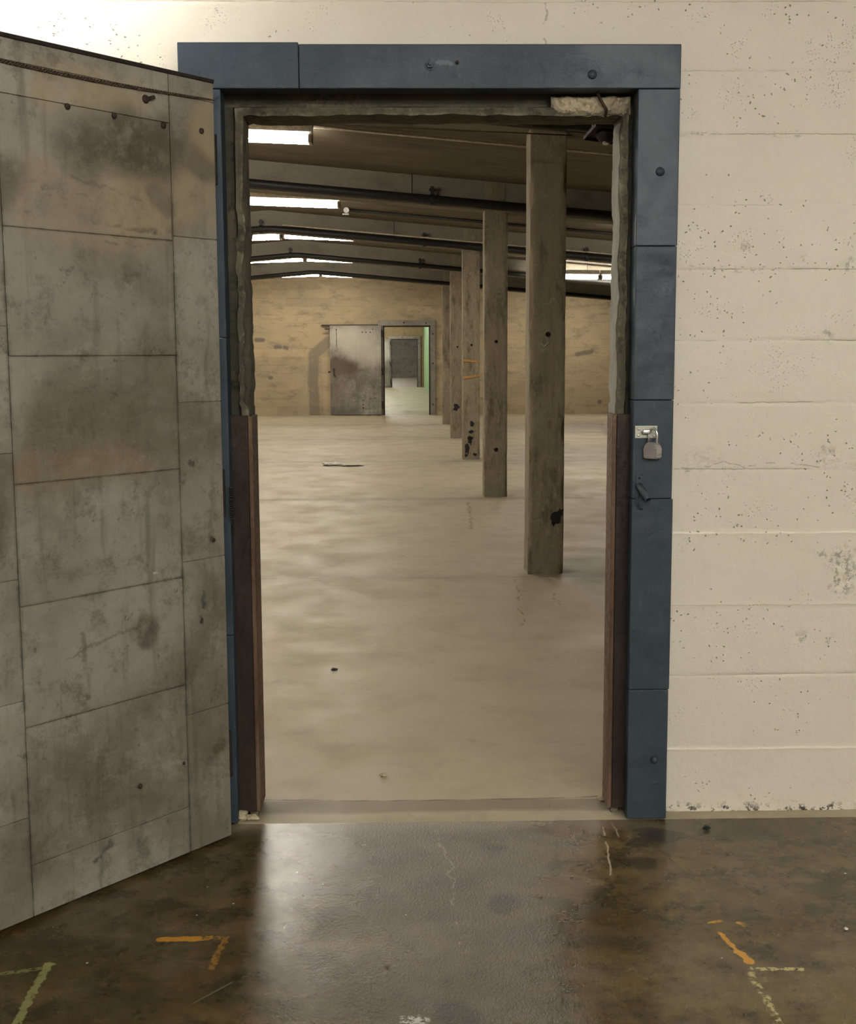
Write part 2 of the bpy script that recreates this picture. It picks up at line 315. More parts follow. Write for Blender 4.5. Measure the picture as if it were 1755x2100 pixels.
# ---- grimy galvanised sheet of the fire doors
def mat_sheet(name, k=1.0, near=True):
    m = MT(name, .5, .25, .4); p = m.P()
    big = m.noise(p, 2.1, 5, .62, .4); mid = m.noise(p, 8, 8, .78); fine = m.noise(p, 45, 6, .75)
    st = m.noise(m.v('MULTIPLY', p, (9, 1, .8)), 2.2, 4, .6)
    A, B, D = (.205*k, .182*k, .138*k), (.375*k, .350*k, .295*k), (.090*k, .076*k, .055*k)
    c = m.mix(m.rng(big, .34, .64), A, B)
    c = m.mix(m.f('MULTIPLY', m.rng(mid, .48, .70), .75), c, D)
    c = m.mix(m.f('MULTIPLY', m.rng(st, .54, .72), .45), c, D)
    c = m.mix(m.f('MULTIPLY', m.rng(fine, .52, .75), .30), c, (.08*k, .065*k, .045*k))
    rpi = m.node('ShaderNodeNewGeometry').outputs['Random Per Island']
    c = m.mix(m.f('MULTIPLY', rpi, .38), c, (.105*k, .088*k, .062*k))
    c = m.mix(m.f('MULTIPLY', m.rng(m.noise(m.v('ADD', p, (3, 0, 8)), 5, 7, .75), .54, .66), .5), c, (.36*k, .345*k, .30*k))
    c = m.mix(m.f('MULTIPLY', m.rng(m.noise(m.v('ADD', p, (9, 0, 1)), 22, 6, .8), .58, .68), .6), c, (.05*k, .042*k, .030*k))
    blot = m.rng(m.noise(p, 11, 6, .75), .36, .56, .35, 1)
    if near:
        pw = m.warp(p, 4, .12); pf = m.warp(p, 16, .05)
        def sm(a, b, r, s, col, q, src=pw):
            nonlocal c
            c = m.mix(m.f('MULTIPLY', m.f('MULTIPLY', m.seg(src, (-a[0], 0, a[1]), (-b[0], 0, b[1]), r, s), blot), q), c, col)
        WA = (.37, .30, .195)
        sm((.02, 1.93), (.30, 1.83), .05, .12, WA, .75); sm((.02, 2.12), (.04, 2.03), .03, .06, WA, .7)
        sm((.55, 2.11), (.30, 2.12), .02, .06, WA, .75); sm((.60, 1.84), (.4, 1.82), .05, .12, (.36, .30, .22), .6)
        sm((.20, 1.99), (.30, 1.985), .03, .09, (.085, .07, .05), .85); sm((.46, 1.98), (.33, 2.01), .03, .09, (.10, .082, .055), .75)
        sm((.03, 1.96), (.10, 2.0), .02, .05, (.09, .075, .055), .6); sm((.68, 1.88), (.70, 1.82), .02, .06, (.10, .08, .06), .7)
        sm((.52, 1.90), (.36, 1.875), .001, .006, (.11, .09, .065), .5, pf); sm((.36, 1.88), (.23, 1.845), .001, .006, (.11, .09, .065), .55, pf)
        sm((.43, 1.795), (.22, 1.78), .002, .008, (.10, .085, .06), .55, pf); sm((.58, 1.87), (.43, 1.85), .001, .005, (.11, .09, .065), .45, pf)
        sm((.22, 1.88), (.18, 1.85), .02, .02, (.12, .10, .075), .6, pf); sm((.42, 1.745), (.25, 1.74), .001, .005, (.11, .09, .065), .5, pf)
        sm((.60, 1.24), (.22, 1.24), .06, .12, (.135, .105, .068), .6); sm((.66, 1.17), (.3, 1.17), .02, .06, (.24, .18, .10), .5)
        sm((.31, .70), (.30, .69), .03, .03, (.085, .065, .045), .75, pf); sm((.085, .765), (.086, .73), .004, .006, (.02, .04, .045), .8, pf)
        sm((.51, .72), (.50, .55), .003, .008, (.09, .075, .05), .6, pf); sm((.66, .645), (.32, .72), .002, .006, (.10, .085, .06), .5, pf)
        sm((.29, .305), (.17, .285), .003, .006, (.50, .47, .42), .5, pf); sm((.26, .845), (.23, .84), .001, .004, (.6, .57, .5), .8)
        sm((.50, .10), (.44, .13), .004, .006, (.05, .045, .045), .7, pf); sm((.12, 1.15), (.11, 1.15), .008, .006, (.06, .045, .03), .8, pf)
        sm((.045, .92), (.043, .915), .006, .010, (.07, .04, .025), .8, pf); sm((.10, .69), (.10, .685), .004, .005, (.03, .03, .03), .8, pf)
        sm((.05, .30), (.03, .30), .012, .012, (.09, .045, .03), .7, pf); sm((.45, .20), (.36, .22), .006, .012, (.34, .31, .27), .4, pf)
        sm((.74, 1.18), (.76, 1.0), .01, .06, (.085, .068, .048), .6)
        sm((.60, .25), (.15, .42), .10, .14, (.12, .098, .066), .45)
        for u in (.163, .697): c = m.mix(m.f('MULTIPLY', m.f('MULTIPLY', m.seg(p, (-u, 0, 0), (-u, 0, 2.15), .001, .010), m.rng(mid, .35, .6)), .55), c, (.07, .055, .038))
        for z in (1.762, 1.450, 1.134, .826, .514): c = m.mix(m.f('MULTIPLY', m.f('MULTIPLY', m.seg(p, (-.165, 0, z), (-.695, 0, z), .001, .007), m.rng(mid, .35, .6)), .5), c, (.07, .055, .038))
        sm((.045, 2.0), (.05, .02), .001, .012, (.10, .085, .055), .35)
    else:
        pw = m.warp(p, 5, .16)
        def sm(a, r, s, col, q, b=None):
            nonlocal c
            c = m.mix(m.f('MULTIPLY', m.seg(pw, (a[0], 0, a[1]), ((b or a)[0], 0, (b or a)[1]), r, s), q), c, col)
        sm((.45, 1.15), .12, .20, (.075, .05, .033), .85, (.15, 1.2)); sm((.45, 1.75), .10, .40, (.46, .43, .36), .75, (1.0, 1.5)); sm((1.0, 1.9), .05, .25, (.40, .37, .31), .6, (.3, 1.95))
        sm((.15, 1.05), .03, .35, (.13, .10, .075), .6, (.1, .5)); sm((.6, .05), .06, .25, (.10, .085, .07), .7, (.1, .05))
        sm((.12, 1.9), .05, .2, (.42, .38, .32), .6)
        for z in (.36, .26, .18): c = m.mix(m.f('MULTIPLY', m.seg(m.warp(p, 20, .04), (.78, 0, z), (.78, 0, z), .012, .012), .9), c, (.02, .02, .02))
        c = m.mix(m.seg(m.warp(p, 9, .02), (.16, 0, 2.04), (.165, 0, 1.62), .004, .006), c, (.04, .035, .03))
    h = m.f('ADD', m.f('MULTIPLY', m.noise(p, 3.5, 2, .5), 2.2), m.f('MULTIPLY', fine, .12))
    return m.out(c, m.rng(mid, .3, .7, .42, .62), m.bump(h, .004))

def mat_blue():
    m = MT('slate_blue_paint', .5, 0, .22); p = m.P()
    n = m.noise(p, 5, 4, .6); f = m.noise(p, 45, 4, .6)
    c = m.mix(m.rng(n, .35, .65), (.036, .050, .063), (.046, .061, .075))
    c = m.mix(m.f('MULTIPLY', m.rng(f, .6, .75), .3), c, (.085, .10, .115))
    ch = m.seg(m.warp(p, 40, .03), (.11, 3.76, 2.29), (.14, 3.76, 2.285), .004, .008)
    c = m.mix(m.f('MULTIPLY', ch, .5), c, (.14, .18, .20))
    dents = m.noise(m.v('MULTIPLY', p, (1, 1, .8)), 7, 2, .5)
    return m.out(c, m.rng(m.noise(p, 2.5, 3, .5), .35, .65, .36, .55), m.bump(m.f('ADD', m.f('MULTIPLY', dents, 1.6), m.f('MULTIPLY', f, .1)), .008))

def mat_rust(name, a, b):
    m = MT(name, .6, .2, .35); p = m.P()
    n = m.noise(m.v('MULTIPLY', p, (1, 1, .25)), 9, 5, .65); f = m.noise(p, 50, 5, .7)
    c = m.mix(m.rng(n, .35, .65), a, b); c = m.mix(m.f('MULTIPLY', m.rng(f, .5, .75), .4), c, tuple(x*.4 for x in a))
    return m.out(c, m.rng(f, .3, .7, .45, .75), m.bump(f, .0015))

M = {}
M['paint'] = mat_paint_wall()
M['jamb'] = None
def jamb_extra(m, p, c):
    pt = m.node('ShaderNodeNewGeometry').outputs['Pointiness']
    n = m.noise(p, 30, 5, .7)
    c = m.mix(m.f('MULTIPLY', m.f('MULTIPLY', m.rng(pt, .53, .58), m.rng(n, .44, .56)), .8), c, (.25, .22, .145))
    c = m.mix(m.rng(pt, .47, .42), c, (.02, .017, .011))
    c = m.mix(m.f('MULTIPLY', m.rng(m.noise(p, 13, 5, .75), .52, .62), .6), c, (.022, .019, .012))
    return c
M['broken'] = mat_concrete('broken_aggregate', (.42, .35, .24), (.52, .44, .31), (.26, .21, .14), board=0)
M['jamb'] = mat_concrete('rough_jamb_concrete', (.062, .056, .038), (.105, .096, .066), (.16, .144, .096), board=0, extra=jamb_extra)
M['reveal'] = mat_concrete('lit_reveal_concrete', (.27, .262, .225), (.34, .33, .29), (.19, .18, .15), board=0)  # lighter tone stands in for hall light on the right reveal
M['wall_hall'] = mat_concrete('hall_wall_concrete', (.43, .335, .205), (.35, .28, .18), (.225, .19, .13), board=.2, streak=(.6, 1, 1.5), extra=hall_back_extra)
M['wall_side'] = mat_concrete('side_wall_concrete', (.28, .22, .13), (.24, .19, .12), (.18, .145, .095), board=.2)
M['wall_second'] = mat_concrete('second_wall_concrete', (.30, .22, .11), (.25, .19, .11), (.17, .13, .08), board=.2)
M['wall_third'] = mat_concrete('third_wall_concrete', (.34, .31, .25), (.27, .25, .20), (.17, .155, .125), board=.2)
M['ceiling'] = mat_concrete('board_marked_ceiling', (.155, .128, .090), (.19, .16, .118), (.105, .087, .061), axis='y', board=.22, streak=(.5, 1.6, 1), boardvar=.18)
M['beam'] = mat_concrete('beam_concrete', (.20, .18, .14), (.235, .21, .165), (.15, .135, .10), board=0, streak=(.5, 1, 1))
def col_extra(m, p, c):
    oi = m.node('ShaderNodeObjectInfo').outputs['Location']
    q = m.v('ADD', p, oi)
    c = m.mix(m.f('MULTIPLY', m.rng(m.noise(m.v('MULTIPLY', q, (1.6, 1.6, .45)), 5, 7, .75), .50, .66), .7), c, (.085, .068, .042))
    c = m.mix(m.f('MULTIPLY', m.rng(m.noise(q, 16, 6, .75), .54, .68), .6), c, (.38, .33, .24))
    z = m.node('ShaderNodeSeparateXYZ', {0: m.warp(p, 5, .12)})
    c = m.mix(m.f('MULTIPLY', m.rng(z.outputs[2], .02, .14, 1, 0), .35), c, (.24, .215, .165))
    c = m.mix(m.f('MULTIPLY', m.rng(m.f('ABSOLUTE', m.f('SUBTRACT', z.outputs[0], .035)), .0, .006, 1, 0), .15), c, (.07, .055, .035))
    return c
M['column'] = mat_concrete('column_concrete', (.235, .198, .135), (.31, .268, .19), (.155, .128, .085), board=0, streak=(2.2, 2.2, .6), extra=col_extra)
M['floor'] = mat_floor_near()
M['floor_hall'] = mat_floor_hall()
M['sheet'] = mat_sheet('grimy_sheet_metal')
M['sheet_far'] = mat_sheet('grimy_sheet_metal_far', .86, False)
M['blue'] = mat_blue()
M['rust_front'] = mat_rust('dark_rusty_steel', (.017, .010, .0065), (.038, .021, .013))
M['rust_side'] = mat_rust('worn_rusty_steel', (.085, .045, .026), (.155, .098, .058))
M['black_pipe'] = plain('black_pipe_paint', (.012, .011, .010), .55)
M['iron'] = plain('dark_iron', (.030, .024, .020), .55, .5)
M['rusty_bolt'] = plain('rusty_bolt_iron', (.05, .028, .018), .7, .3)
M['galv'] = plain('galvanised_frame', (.19, .17, .14), .5, .2, .2, 5)
M['white_metal'] = plain('white_enamel', (.62, .60, .56), .4)
M['grey_metal'] = plain('grey_enamel', (.30, .27, .24), .5)
M['conduit'] = plain('pale_conduit', (.42, .36, .27), .5)
M['cable'] = plain('rusty_wire_rope', (.085, .055, .038), .7, .3, .5, 200)
M['chrome'] = plain('brushed_steel', (.62, .60, .60), .28, .9, .1)
M['lock_body'] = plain('laminated_lock_steel', (.50, .47, .47), .33, .75, .12)
M['cream_metal'] = plain('cream_painted_steel', (.50, .50, .41), .45, 0, .2, 120)
M['green'] = plain('green_wall_paint', (.38, .64, .32), .6, 0, .12, 6)
M['near_ceiling'] = plain('near_ceiling_paint', (.66, .63, .55), .8, 0, .06, 3)
M['tar'] = plain('black_tar', (.008, .008, .008), .6, 0, .4, 60)
M['hole'] = plain('hole_dark', (.004, .004, .004), .9)
M['orange'] = plain('faded_orange_paint', (.42, .22, .07), .7, 0, .3, 40)
M['paper'] = plain('scrap_white', (.6, .57, .5), .8)
M['stone'] = plain('mortar_crumb', (.42, .36, .24), .9, 0, .3, 60)
M['tube_hall'] = emis('hall_tube', (1.0, .92, .80), TUBE_HALL)
M['tube_near'] = emis('near_tube', (1.0, .985, .94), TUBE_NEAR)
M['tube_wall'] = emis('wall_tube', (1.0, .985, .94), TUBE_NEAR*0.5)
M['tube_second'] = emis('second_room_tube', (1.0, .95, .85), TUBE_HALL*3.0)
M['tube_third'] = emis('third_room_tube', (1.0, .96, .90), TUBE_HALL*2.6)

# ------------------------------------------------------------------ object helpers
def thing(name, label, cat, loc=(0, 0, 0), rz=0.0, group=None):
    o = bpy.data.objects.new(name, None); COL.objects.link(o)
    o.empty_display_size = .1
    o.location = loc; o.rotation_euler = (0, 0, rz); tag(o, label, cat, group); return o
def tag(o, label=None, cat=None, group=None, kind=None):
    if label: o['label'] = label
    if cat: o['category'] = cat
    if group: o['group'] = group
    if kind: o['kind'] = kind
    return o
def obj(name, bm, mats, parent=None, smooth=False, label=None, kind=None):
    me = bpy.data.meshes.new(name)
    bmesh.ops.recalc_face_normals(bm, faces=bm.faces)
    bm.to_mesh(me); bm.free()
    for q in (mats if isinstance(mats, (list, tuple)) else [mats]): me.materials.append(q)
    if smooth:
        for f in me.polygons: f.use_smooth = True
    if name in ('shaft', 'wall_front'): me.set_sharp_from_angle(angle=R(38))
    o = bpy.data.objects.new(name, me); COL.objects.link(o)
    if parent is not None: o.parent = parent
    if label: o['label'] = label
    if kind: o['kind'] = kind
    return o
def box(bm, a, b, bev=0.0, mi=0):
    r = bmesh.ops.create_cube(bm, size=1.0)
    vs = r['verts']
    for v in vs:
        v.co = Vector([(a[i] + b[i])/2 + v.co[i]*(b[i] - a[i]) for i in range(3)])
    fs = {f for v in vs for f in v.link_faces}
    for f in fs: f.material_index = mi
    if bev:
        es = list({e for v in vs for e in v.link_edges})
        bmesh.ops.bevel(bm, geom=es, offset=bev, segments=2, affect='EDGES', profile=.5)
def tube(bm, pts, r, n=10, caps=True, mi=0, radii=None):
    pts = [Vector(p) for p in pts]; rings = []
    up = None
    for i, p in enumerate(pts):
        d = (pts[min(i+1, len(pts)-1)] - pts[max(i-1, 0)]).normalized()
        if up is None:
            up = Vector((0, 0, 1)) if abs(d.z) < .9 else Vector((1, 0, 0))
        s = d.cross(up).normalized(); up = s.cross(d).normalized()
        rr = radii[i] if radii else r
        rings.append([bm.verts.new(p + (s*math.cos(2*math.pi*k/n) + up*math.sin(2*math.pi*k/n))*rr) for k in range(n)])
    for a, b in zip(rings[:-1], rings[1:]):
        for k in range(n):
            f = bm.faces.new((a[k], a[(k+1) % n], b[(k+1) % n], b[k])); f.material_index = mi
    if caps:
        for q in (rings[0], rings[-1]):
            f = bm.faces.new(q); f.material_index = mi
def prism(bm, poly, axis, lo, hi, mi=0):
    """extrude a 2-D polygon; axis 'y': points are (x, z); axis 'z': (x, y); axis 'x': (y, z)"""
    def P(u, v, t): return {'y': (u, t, v), 'z': (u, v, t), 'x': (t, u, v)}[axis]
    A = [bm.verts.new(P(u, v, lo)) for u, v in poly]; B = [bm.verts.new(P(u, v, hi)) for u, v in poly]
    fs = [bm.faces.new(A), bm.faces.new(B[::-1])]
    for i in range(len(poly)):
        j = (i+1) % len(poly); fs.append(bm.faces.new((A[i], B[i], B[j], A[j])))
    for f in fs: f.material_index = mi
    return fs
def dome(bm, c, r, h, axis, n=14, k=4):
    """a shallow round head: c centre on the surface, axis outward"""
    ax = Vector(axis).normalized(); s = ax.orthogonal().normalized(); t = ax.cross(s)
    rings = []
    for i in range(k):
        a = i/k*math.pi/2
        rings.append([bm.verts.new(Vector(c) + ax*h*math.sin(a) + (s*math.cos(2*math.pi*q/n) + t*math.sin(2*math.pi*q/n))*r*math.cos(a)) for q in range(n)])
    top = bm.verts.new(Vector(c) + ax*h)
    for a, b in zip(rings[:-1], rings[1:]):
        for q in range(n): bm.faces.new((a[q], a[(q+1) % n], b[(q+1) % n], b[q]))
    for q in range(n): bm.faces.new((rings[-1][q], rings[-1][(q+1) % n], top))
    bm.faces.new(rings[0][::-1])
def disc(bm, c, r, h, axis, n=16, mi=0):
    ax = Vector(axis).normalized()
    tube(bm, [Vector(c), Vector(c) + ax*h], r, n, True, mi)
def blob(bm, c, r, depth, seed, n=22, axis='y', sx=1, sz=1, irr=.35):
    rnd = random.Random(seed); pts = []
    for i in range(n):
        a = 2*math.pi*i/n
        q = r*(1 + irr*mn.noise((math.cos(a)*1.6 + seed, math.sin(a)*1.6, seed*.37))*2)
        pts.append((c[0] + math.cos(a)*q*sx, c[2] + math.sin(a)*q*sz))
    prism(bm, pts, axis, c[1] - depth, c[1])
NEW = bmesh.new
def grid(bm, u0, u1, v0, v1, step, fn, mi=0):
    """fn(u, v) -> point"""
    nu = max(1, round((u1-u0)/step)); nv = max(1, round((v1-v0)/step)); rows = []
    for j in range(nv+1):
        rows.append([bm.verts.new(fn(u0 + (u1-u0)*i/nu, v0 + (v1-v0)*j/nv)) for i in range(nu+1)])
    for j in range(nv):
        for i in range(nu):
            f = bm.faces.new((rows[j][i], rows[j][i+1], rows[j+1][i+1], rows[j+1][i])); f.smooth = True; f.material_index = mi
N3 = mn.noise

# ------------------------------------------------------------------ dimensions
YF, YB = 3.83, 3.98            # front and back of the doorway wall
RX = -1.82                     # ridge of the hall roof
def zc(x):                     # underside of the hall ceiling
    return 3.21 - .09*((x - .2) if x > RX else (2*RX - x - .2))
HX0, HX1 = -9.0, 7.0
ROWS = [5.95 + 4.5*i for i in range(6)]           # light rows, mid-bay
LINES = [8.18, 12.72, 17.32, 21.76, 26.2]         # column lines (front faces)

# ------------------------------------------------------------------ near room shell
def wall_disp(x, z):
    d = 0.0
    for i, zb in enumerate(BOARD_Z):
        zz = zb + .004*N3((x*2.0, i*3.1, 0)) + .0035*N3((x*14, i*1.7, 4))
        dz = z - zz
        if abs(dz) > .05: continue
        st = .5 + .5*N3((x*3.0, i*7.7, 2.2))
        if i in (8, 11, 9):                       # ridges of leaked grout
            d += .0035*st*math.exp(-(dz/.0045)**2)
        else:
            d -= .0045*max(0.15, st)*math.exp(-(dz/.004)**2)
            if i in (2, 4, 7, 6): d -= .0035*max(0, N3((x*9, i, 1))+.15)*math.exp(-((dz-.012)/.016)**2)*(1 + N3((x*60, z*60, 3)))
    n = sum(1 for zb in BOARD_Z if z > zb)
    d += .0022*N3((n*5.3, 1.1, 0))                # boards stand proud of each other a little
    d += .0014*N3((x*5, z*9, 7)) + .0006*N3((x*40, z*40, 1))
    d += .0022*N3((x*1.1, z*1.1, 11))
    for (hx, hz, hr, hd) in ((1.033, 1.763, .011, .010), (1.21, 1.735, .007, .006), (1.36, .80, .028, .007), (1.37, .745, .03, .007), (1.239, .567, .012, .008), (1.35, 1.715, .014, .006), (1.305, 1.136, .02, .005), (1.30, 1.499, .012, .005), (.90, 1.125, .03, .003)):
        rr = math.hypot(x-hx, (z-hz)*1.15)
        if rr < hr*3: d -= hd*math.exp(-(rr/hr)**2)*(1 + .9*N3((x*70, z*70, 5)))
    if z < .035: d -= .006*max(0, N3((x*22, z*40, 9)) + .1)*(1 - z/.035)
    return d
bm = NEW()
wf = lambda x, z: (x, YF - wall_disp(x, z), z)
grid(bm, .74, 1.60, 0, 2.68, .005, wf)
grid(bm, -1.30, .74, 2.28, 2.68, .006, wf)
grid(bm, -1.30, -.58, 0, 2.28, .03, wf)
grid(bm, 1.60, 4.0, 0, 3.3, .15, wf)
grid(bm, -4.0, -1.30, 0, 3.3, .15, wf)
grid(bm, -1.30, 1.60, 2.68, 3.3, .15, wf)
# back slab of the same wall (hall side)
for a in (((HX0, 0), (-.58, 0), (-.58, 3.6), (HX0, 3.6)), ((.74, 0), (HX1, 0), (HX1, 3.6), (.74, 3.6)), ((-.58, 2.24), (.74, 2.24), (.74, 3.6), (-.58, 3.6))):
    prism(bm, a, 'y', YF + .03, YB, 1)
# rough doorway reveal: profile (outer front, front corner, back corner, outer back) swept up, over, down
LX, RXJ, TZ = -.467, .650, 2.150
path = []
nz = 150
for i in range(nz+1): path.append((LX, TZ*i/nz, 'L'))
for i in range(1, 90): path.append((LX + (RXJ-LX)*i/90, TZ, 'T'))
for i in range(nz, -1, -1): path.append((RXJ, TZ*i/nz, 'R'))
prof = [(.085, 0.0)] + [(.085 - .085*k/7, 0.0) for k in range(1, 7)] + [(0, .0)] + [(0, .15*k/12) for k in range(1, 12)] + [(0, .15), (.05, .15)]
rows = []
for (x, z, s) in path:
    ring = []
    for (o, dpt) in prof:
        if s == 'L': ox, oz = -o, (o if z > TZ-1e-6 else 0)
        elif s == 'R': ox, oz = o, (o if z > TZ-1e-6 else 0)
        else: ox, oz = 0, o
        px, py, pz = x + ox, YF + dpt + (.055 if o > .036 else 0), z + oz
        corner = math.exp(-((o/.022)**2)) * math.exp(-((dpt/.03)**2)) + math.exp(-((o/.02)**2))*math.exp(-(((dpt-.15)/.02)**2))*.7
        rough = {'L': .30 + .7*max(0, min(1, (1.95 - z)/.25)), 'T': .30, 'R': .62}[s]
        if z < 1.3: rough *= .15
        a = .007*N3((px*9+3, py*9, pz*9)) + .005*N3((px*30, py*30, pz*30)) + .002*N3((px*80, py*80, pz*80))
        chip = max(0, N3((s == 'R') and (5, 2, pz*7) or (px*5*(s == 'T'), 7, pz*5 + px*3)) + .30) + .4*max(0, N3((px*30, 3, pz*30)))
        cut = corner*(.004 + .026*chip + .008*N3((px*25, py*10, pz*25)))*rough
        inward = a*rough - cut
        nx = 1 if s == 'L' else (-1 if s == 'R' else 0); nzz = -1 if s == 'T' else 0
        px += nx*inward; pz += nzz*inward
        py += (cut*.8 if dpt < .07 else -cut*.6) - .5*a*rough*(o > .001)
        ring.append(bm.verts.new((px, py, pz)))
    rows.append(ring)
for a, b in zip(rows[:-1], rows[1:]):
    for k in range(len(prof)-1):
        f = bm.faces.new((a[k], a[k+1], b[k+1], b[k])); f.smooth = True
        f.material_index = 4 if (a[0].co.x > .6 and b[0].co.x > .6 and k > 8 and a[0].co.z < 2.149) else 2  # right reveal takes the concrete lightened for hall light
# freshly broken patch of aggregate at the lintel's right end
def brk(x, z):
    e = min(1, max(0, min((x-.445)/.02, (.682-x)/.02)))*min(1, max(0, min((z-2.153)/.012, (2.208-z)/.01)))
    return (x, YF + .012 - .026*e*(.6 + .8*abs(N3((x*32, z*32, 3)))) - .008*N3((x*70, z*70, 0)) - .005*N3((x*160, z*160, 4)), z + .007*N3((x*25, 0, z*9)))
grid(bm, .445, .682, 2.153, 2.208, .0025, brk, 3)
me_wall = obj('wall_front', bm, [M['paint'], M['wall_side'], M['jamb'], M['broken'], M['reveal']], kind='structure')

def slab(name, a, b, mat):
    bm = NEW(); box(bm, a, b); return obj(name, bm, mat, kind='structure')
slab('floor', (-4, -12, -.1), (4, 3.765, 0), M['floor'])
slab('floor_hall', (HX0, 3.765, -.1), (HX1, 84, 0), M['floor_hall'])
slab('ceiling', (-4, -12, 3.3), (4, YF, 3.45), M['near_ceiling'])
slab('wall_left', (-4.1, -12, 0), (-4, YF, 3.3), M['near_ceiling'])
slab('wall_right', (4, -12, 0), (4.1, YF, 3.3), M['near_ceiling'])
slab('wall_back', (-4.1, -12.1, 0), (4.1, -12, 3.3), M['near_ceiling'])

# ------------------------------------------------------------------ hall shell
def roof_poly(x0, x1, up):     # polygon strip following the roof
    xs = [x0] + ([RX] if x0 < RX < x1 else []) + [x1]
    return xs
def gable_slab(bm, x0, x1, lo, hi, y0, y1, mi=0):
    xs = roof_poly(x0, x1, 0)
    for a, b in zip(xs[:-1], xs[1:]):
        prism(bm, [(a, zc(a)+lo), (b, zc(b)+lo), (b, zc(b)+hi), (a, zc(a)+hi)], 'y', y0, y1, mi)
bm = NEW(); gable_slab(bm, HX0, HX1, 0, .2, YB, 82)
obj('ceiling_hall', bm, M['ceiling'], kind='structure')
def cross_wall(name, y0, y1, op, mats):
    bm = NEW(); x0, x1, zt = op
    for a, b, z in ((HX0, x0, 0), (x1, HX1, 0), (x0, x1, zt)):
        xs = roof_poly(a, b, 0)
        for p, q in zip(xs[:-1], xs[1:]): prism(bm, [(p, z), (q, z), (q, zc(q)), (p, zc(p))], 'y', y0, y1)
    return obj(name, bm, mats, kind='structure')
cross_wall('wall_hall_back', 30.4, 30.65, (-.50, .66, 2.17), M['wall_hall'])
cross_wall('wall_second_room_back', 56.2, 56.45, (-.52, .66, 2.15), M['wall_second'])
bm = NEW(); prism(bm, [(HX0, 0), (HX1, 0), (HX1, zc(HX1)), (RX, zc(RX)), (HX0, zc(HX0))], 'y', 80.2, 80.4)
obj('wall_third_room_back', bm, M['wall_third'], kind='structure')
slab('wall_hall_left', (HX0-.2, YB, 0), (HX0, 82, 3.3), M['wall_side'])
slab('wall_hall_right', (HX1, YB, 0), (HX1+.2, 82, 3.0), M['wall_side'])
bm = NEW(); prism(bm, [(.93, 0), (1.05, 0), (1.05, zc(1.05)), (.93, zc(.93))], 'y', 30.65, 56.2)
obj('wall_second_room_right', bm, M['green'], kind='structure')

# ------------------------------------------------------------------ blue steel door frame (trim_1)
FY = 3.76
def sheet(bm, x0, x1, z0, z1, off=0.0, notch=None):
    y0 = FY - off
    if notch:                                      # lifted, torn corner
        poly = [(x0, z0), (x1, z0), (x1 + .0, z1), (x0, z1)]
    box(bm, (x0, y0, z0), (x1, YF + .012, z1), .0025)
tr = thing('trim_1', None, None); tr['kind'] = 'structure'
bm = NEW()
for z0, z1, off, dx in ((-.0, .418, 0, .0), (.4195, 1.012, .001, .002), (1.0135, 1.31, .0022, -.002), (1.3115, 1.764, .0005, -.001), (1.7655, 2.214, .0, .0)):
    sheet(bm, .690, .813 + dx, z0 + (.004 if z0 == 0 else 0), z1, off)
obj('post', bm, M['blue'], tr)
bm = NEW()
for z0, z1, off in ((.004, .60, 0), (.602, 1.5, .001), (1.502, 2.214, 0)): sheet(bm, -.644, -.523, z0, z1, off)
obj('post', bm, M['blue'], tr)
bm = NEW()
sheet(bm, -.644, -.296, 2.2155, 2.345, .001); sheet(bm, -.2945, .814, 2.2155, 2.340, .0)
obj('header', bm, M['blue'], tr)
# bolts of the frame
bm = NEW(); disc(bm, (.084, FY, 2.283), .017, -.003, (0, 1, 0)); disc(bm, (.084, FY - .003, 2.283), .0125, -.008, (0, 1, 0), 6); disc(bm, (.084, FY-.011, 2.283), .006, -.006, (0, 1, 0), 12)
obj('bolt', bm, M['blue'], tr)
bm = NEW(); dome(bm, (.162, FY, 2.288), .006, .005, (0, -1, 0)); obj('bolt', bm, M['iron'], tr)
for x, z, r in ((.555, 2.254, .0135), (.758, 1.979, .0135), (.772, .195, .012)):
    bm = NEW(); dome(bm, (x, FY - .001, z), r, .010, (0, -1, 0)); obj('bolt', bm, M['blue'], tr, smooth=True)
bm = NEW(); dome(bm, (.776, FY, .120), .007, .0012, (0, -1, 0)); obj('dent', bm, M['blue'], tr, smooth=True)

# rusty steel jamb guards
def guard(label, front, side):
    t = thing('jamb_guard', label, 'jamb guard', (0, 0, 0))
    x0, x1 = front; bm = NEW()
    box(bm, (x0, YF - .014, .02), (x1, YF - .002, 1.268), .002); obj('front_plate', bm, M['rust_front'], t, label='dark brown rusty front face')
    bm = NEW(); s0, s1, yb = side
    box(bm, (s0, YF - .0135, .02), (s1, yb, 1.266), .002); obj('side_plate', bm, M['rust_side'], t, label='lighter scuffed brown side face')
    return t
guard('rusty brown steel guard on the lower left doorway jamb, beside the open leaf', (-.535, -.4725), (-.472, -.459, YF + .13))
guard('rusty brown steel guard on the lower right doorway jamb, below the padlock side', (.651, .700), (.638, .6505, YF + .09))
# mortar crumbs at the foot of the left jamb
for i, (x, y, s, lab) in enumerate(((-.520, 3.80, .024, 'large crumbled mortar lump at the foot of the left jamb guard'),
                                    (-.482, 3.795, .016, 'small pale mortar crumb right of the larger lump at the left jamb guard'),
                                    (.640, 3.935, .012, 'small mortar crumb at the foot of the right jamb guard'))):
    bm = NEW(); bmesh.ops.create_icosphere(bm, subdivisions=3, radius=s)
    for v in bm.verts:
        v.co *= 1 + .45*N3(v.co*60 + Vector((i*3, 0, 0))); v.co.z *= .6; v.co.x *= 1.25
    zmin = min(v.co.z for v in bm.verts)
    for v in bm.verts: v.co.z -= zmin
    o = obj('mortar_crumb', bm, M['stone'], smooth=False); o.location = (x, y, 0); tag(o, lab, 'rubble')

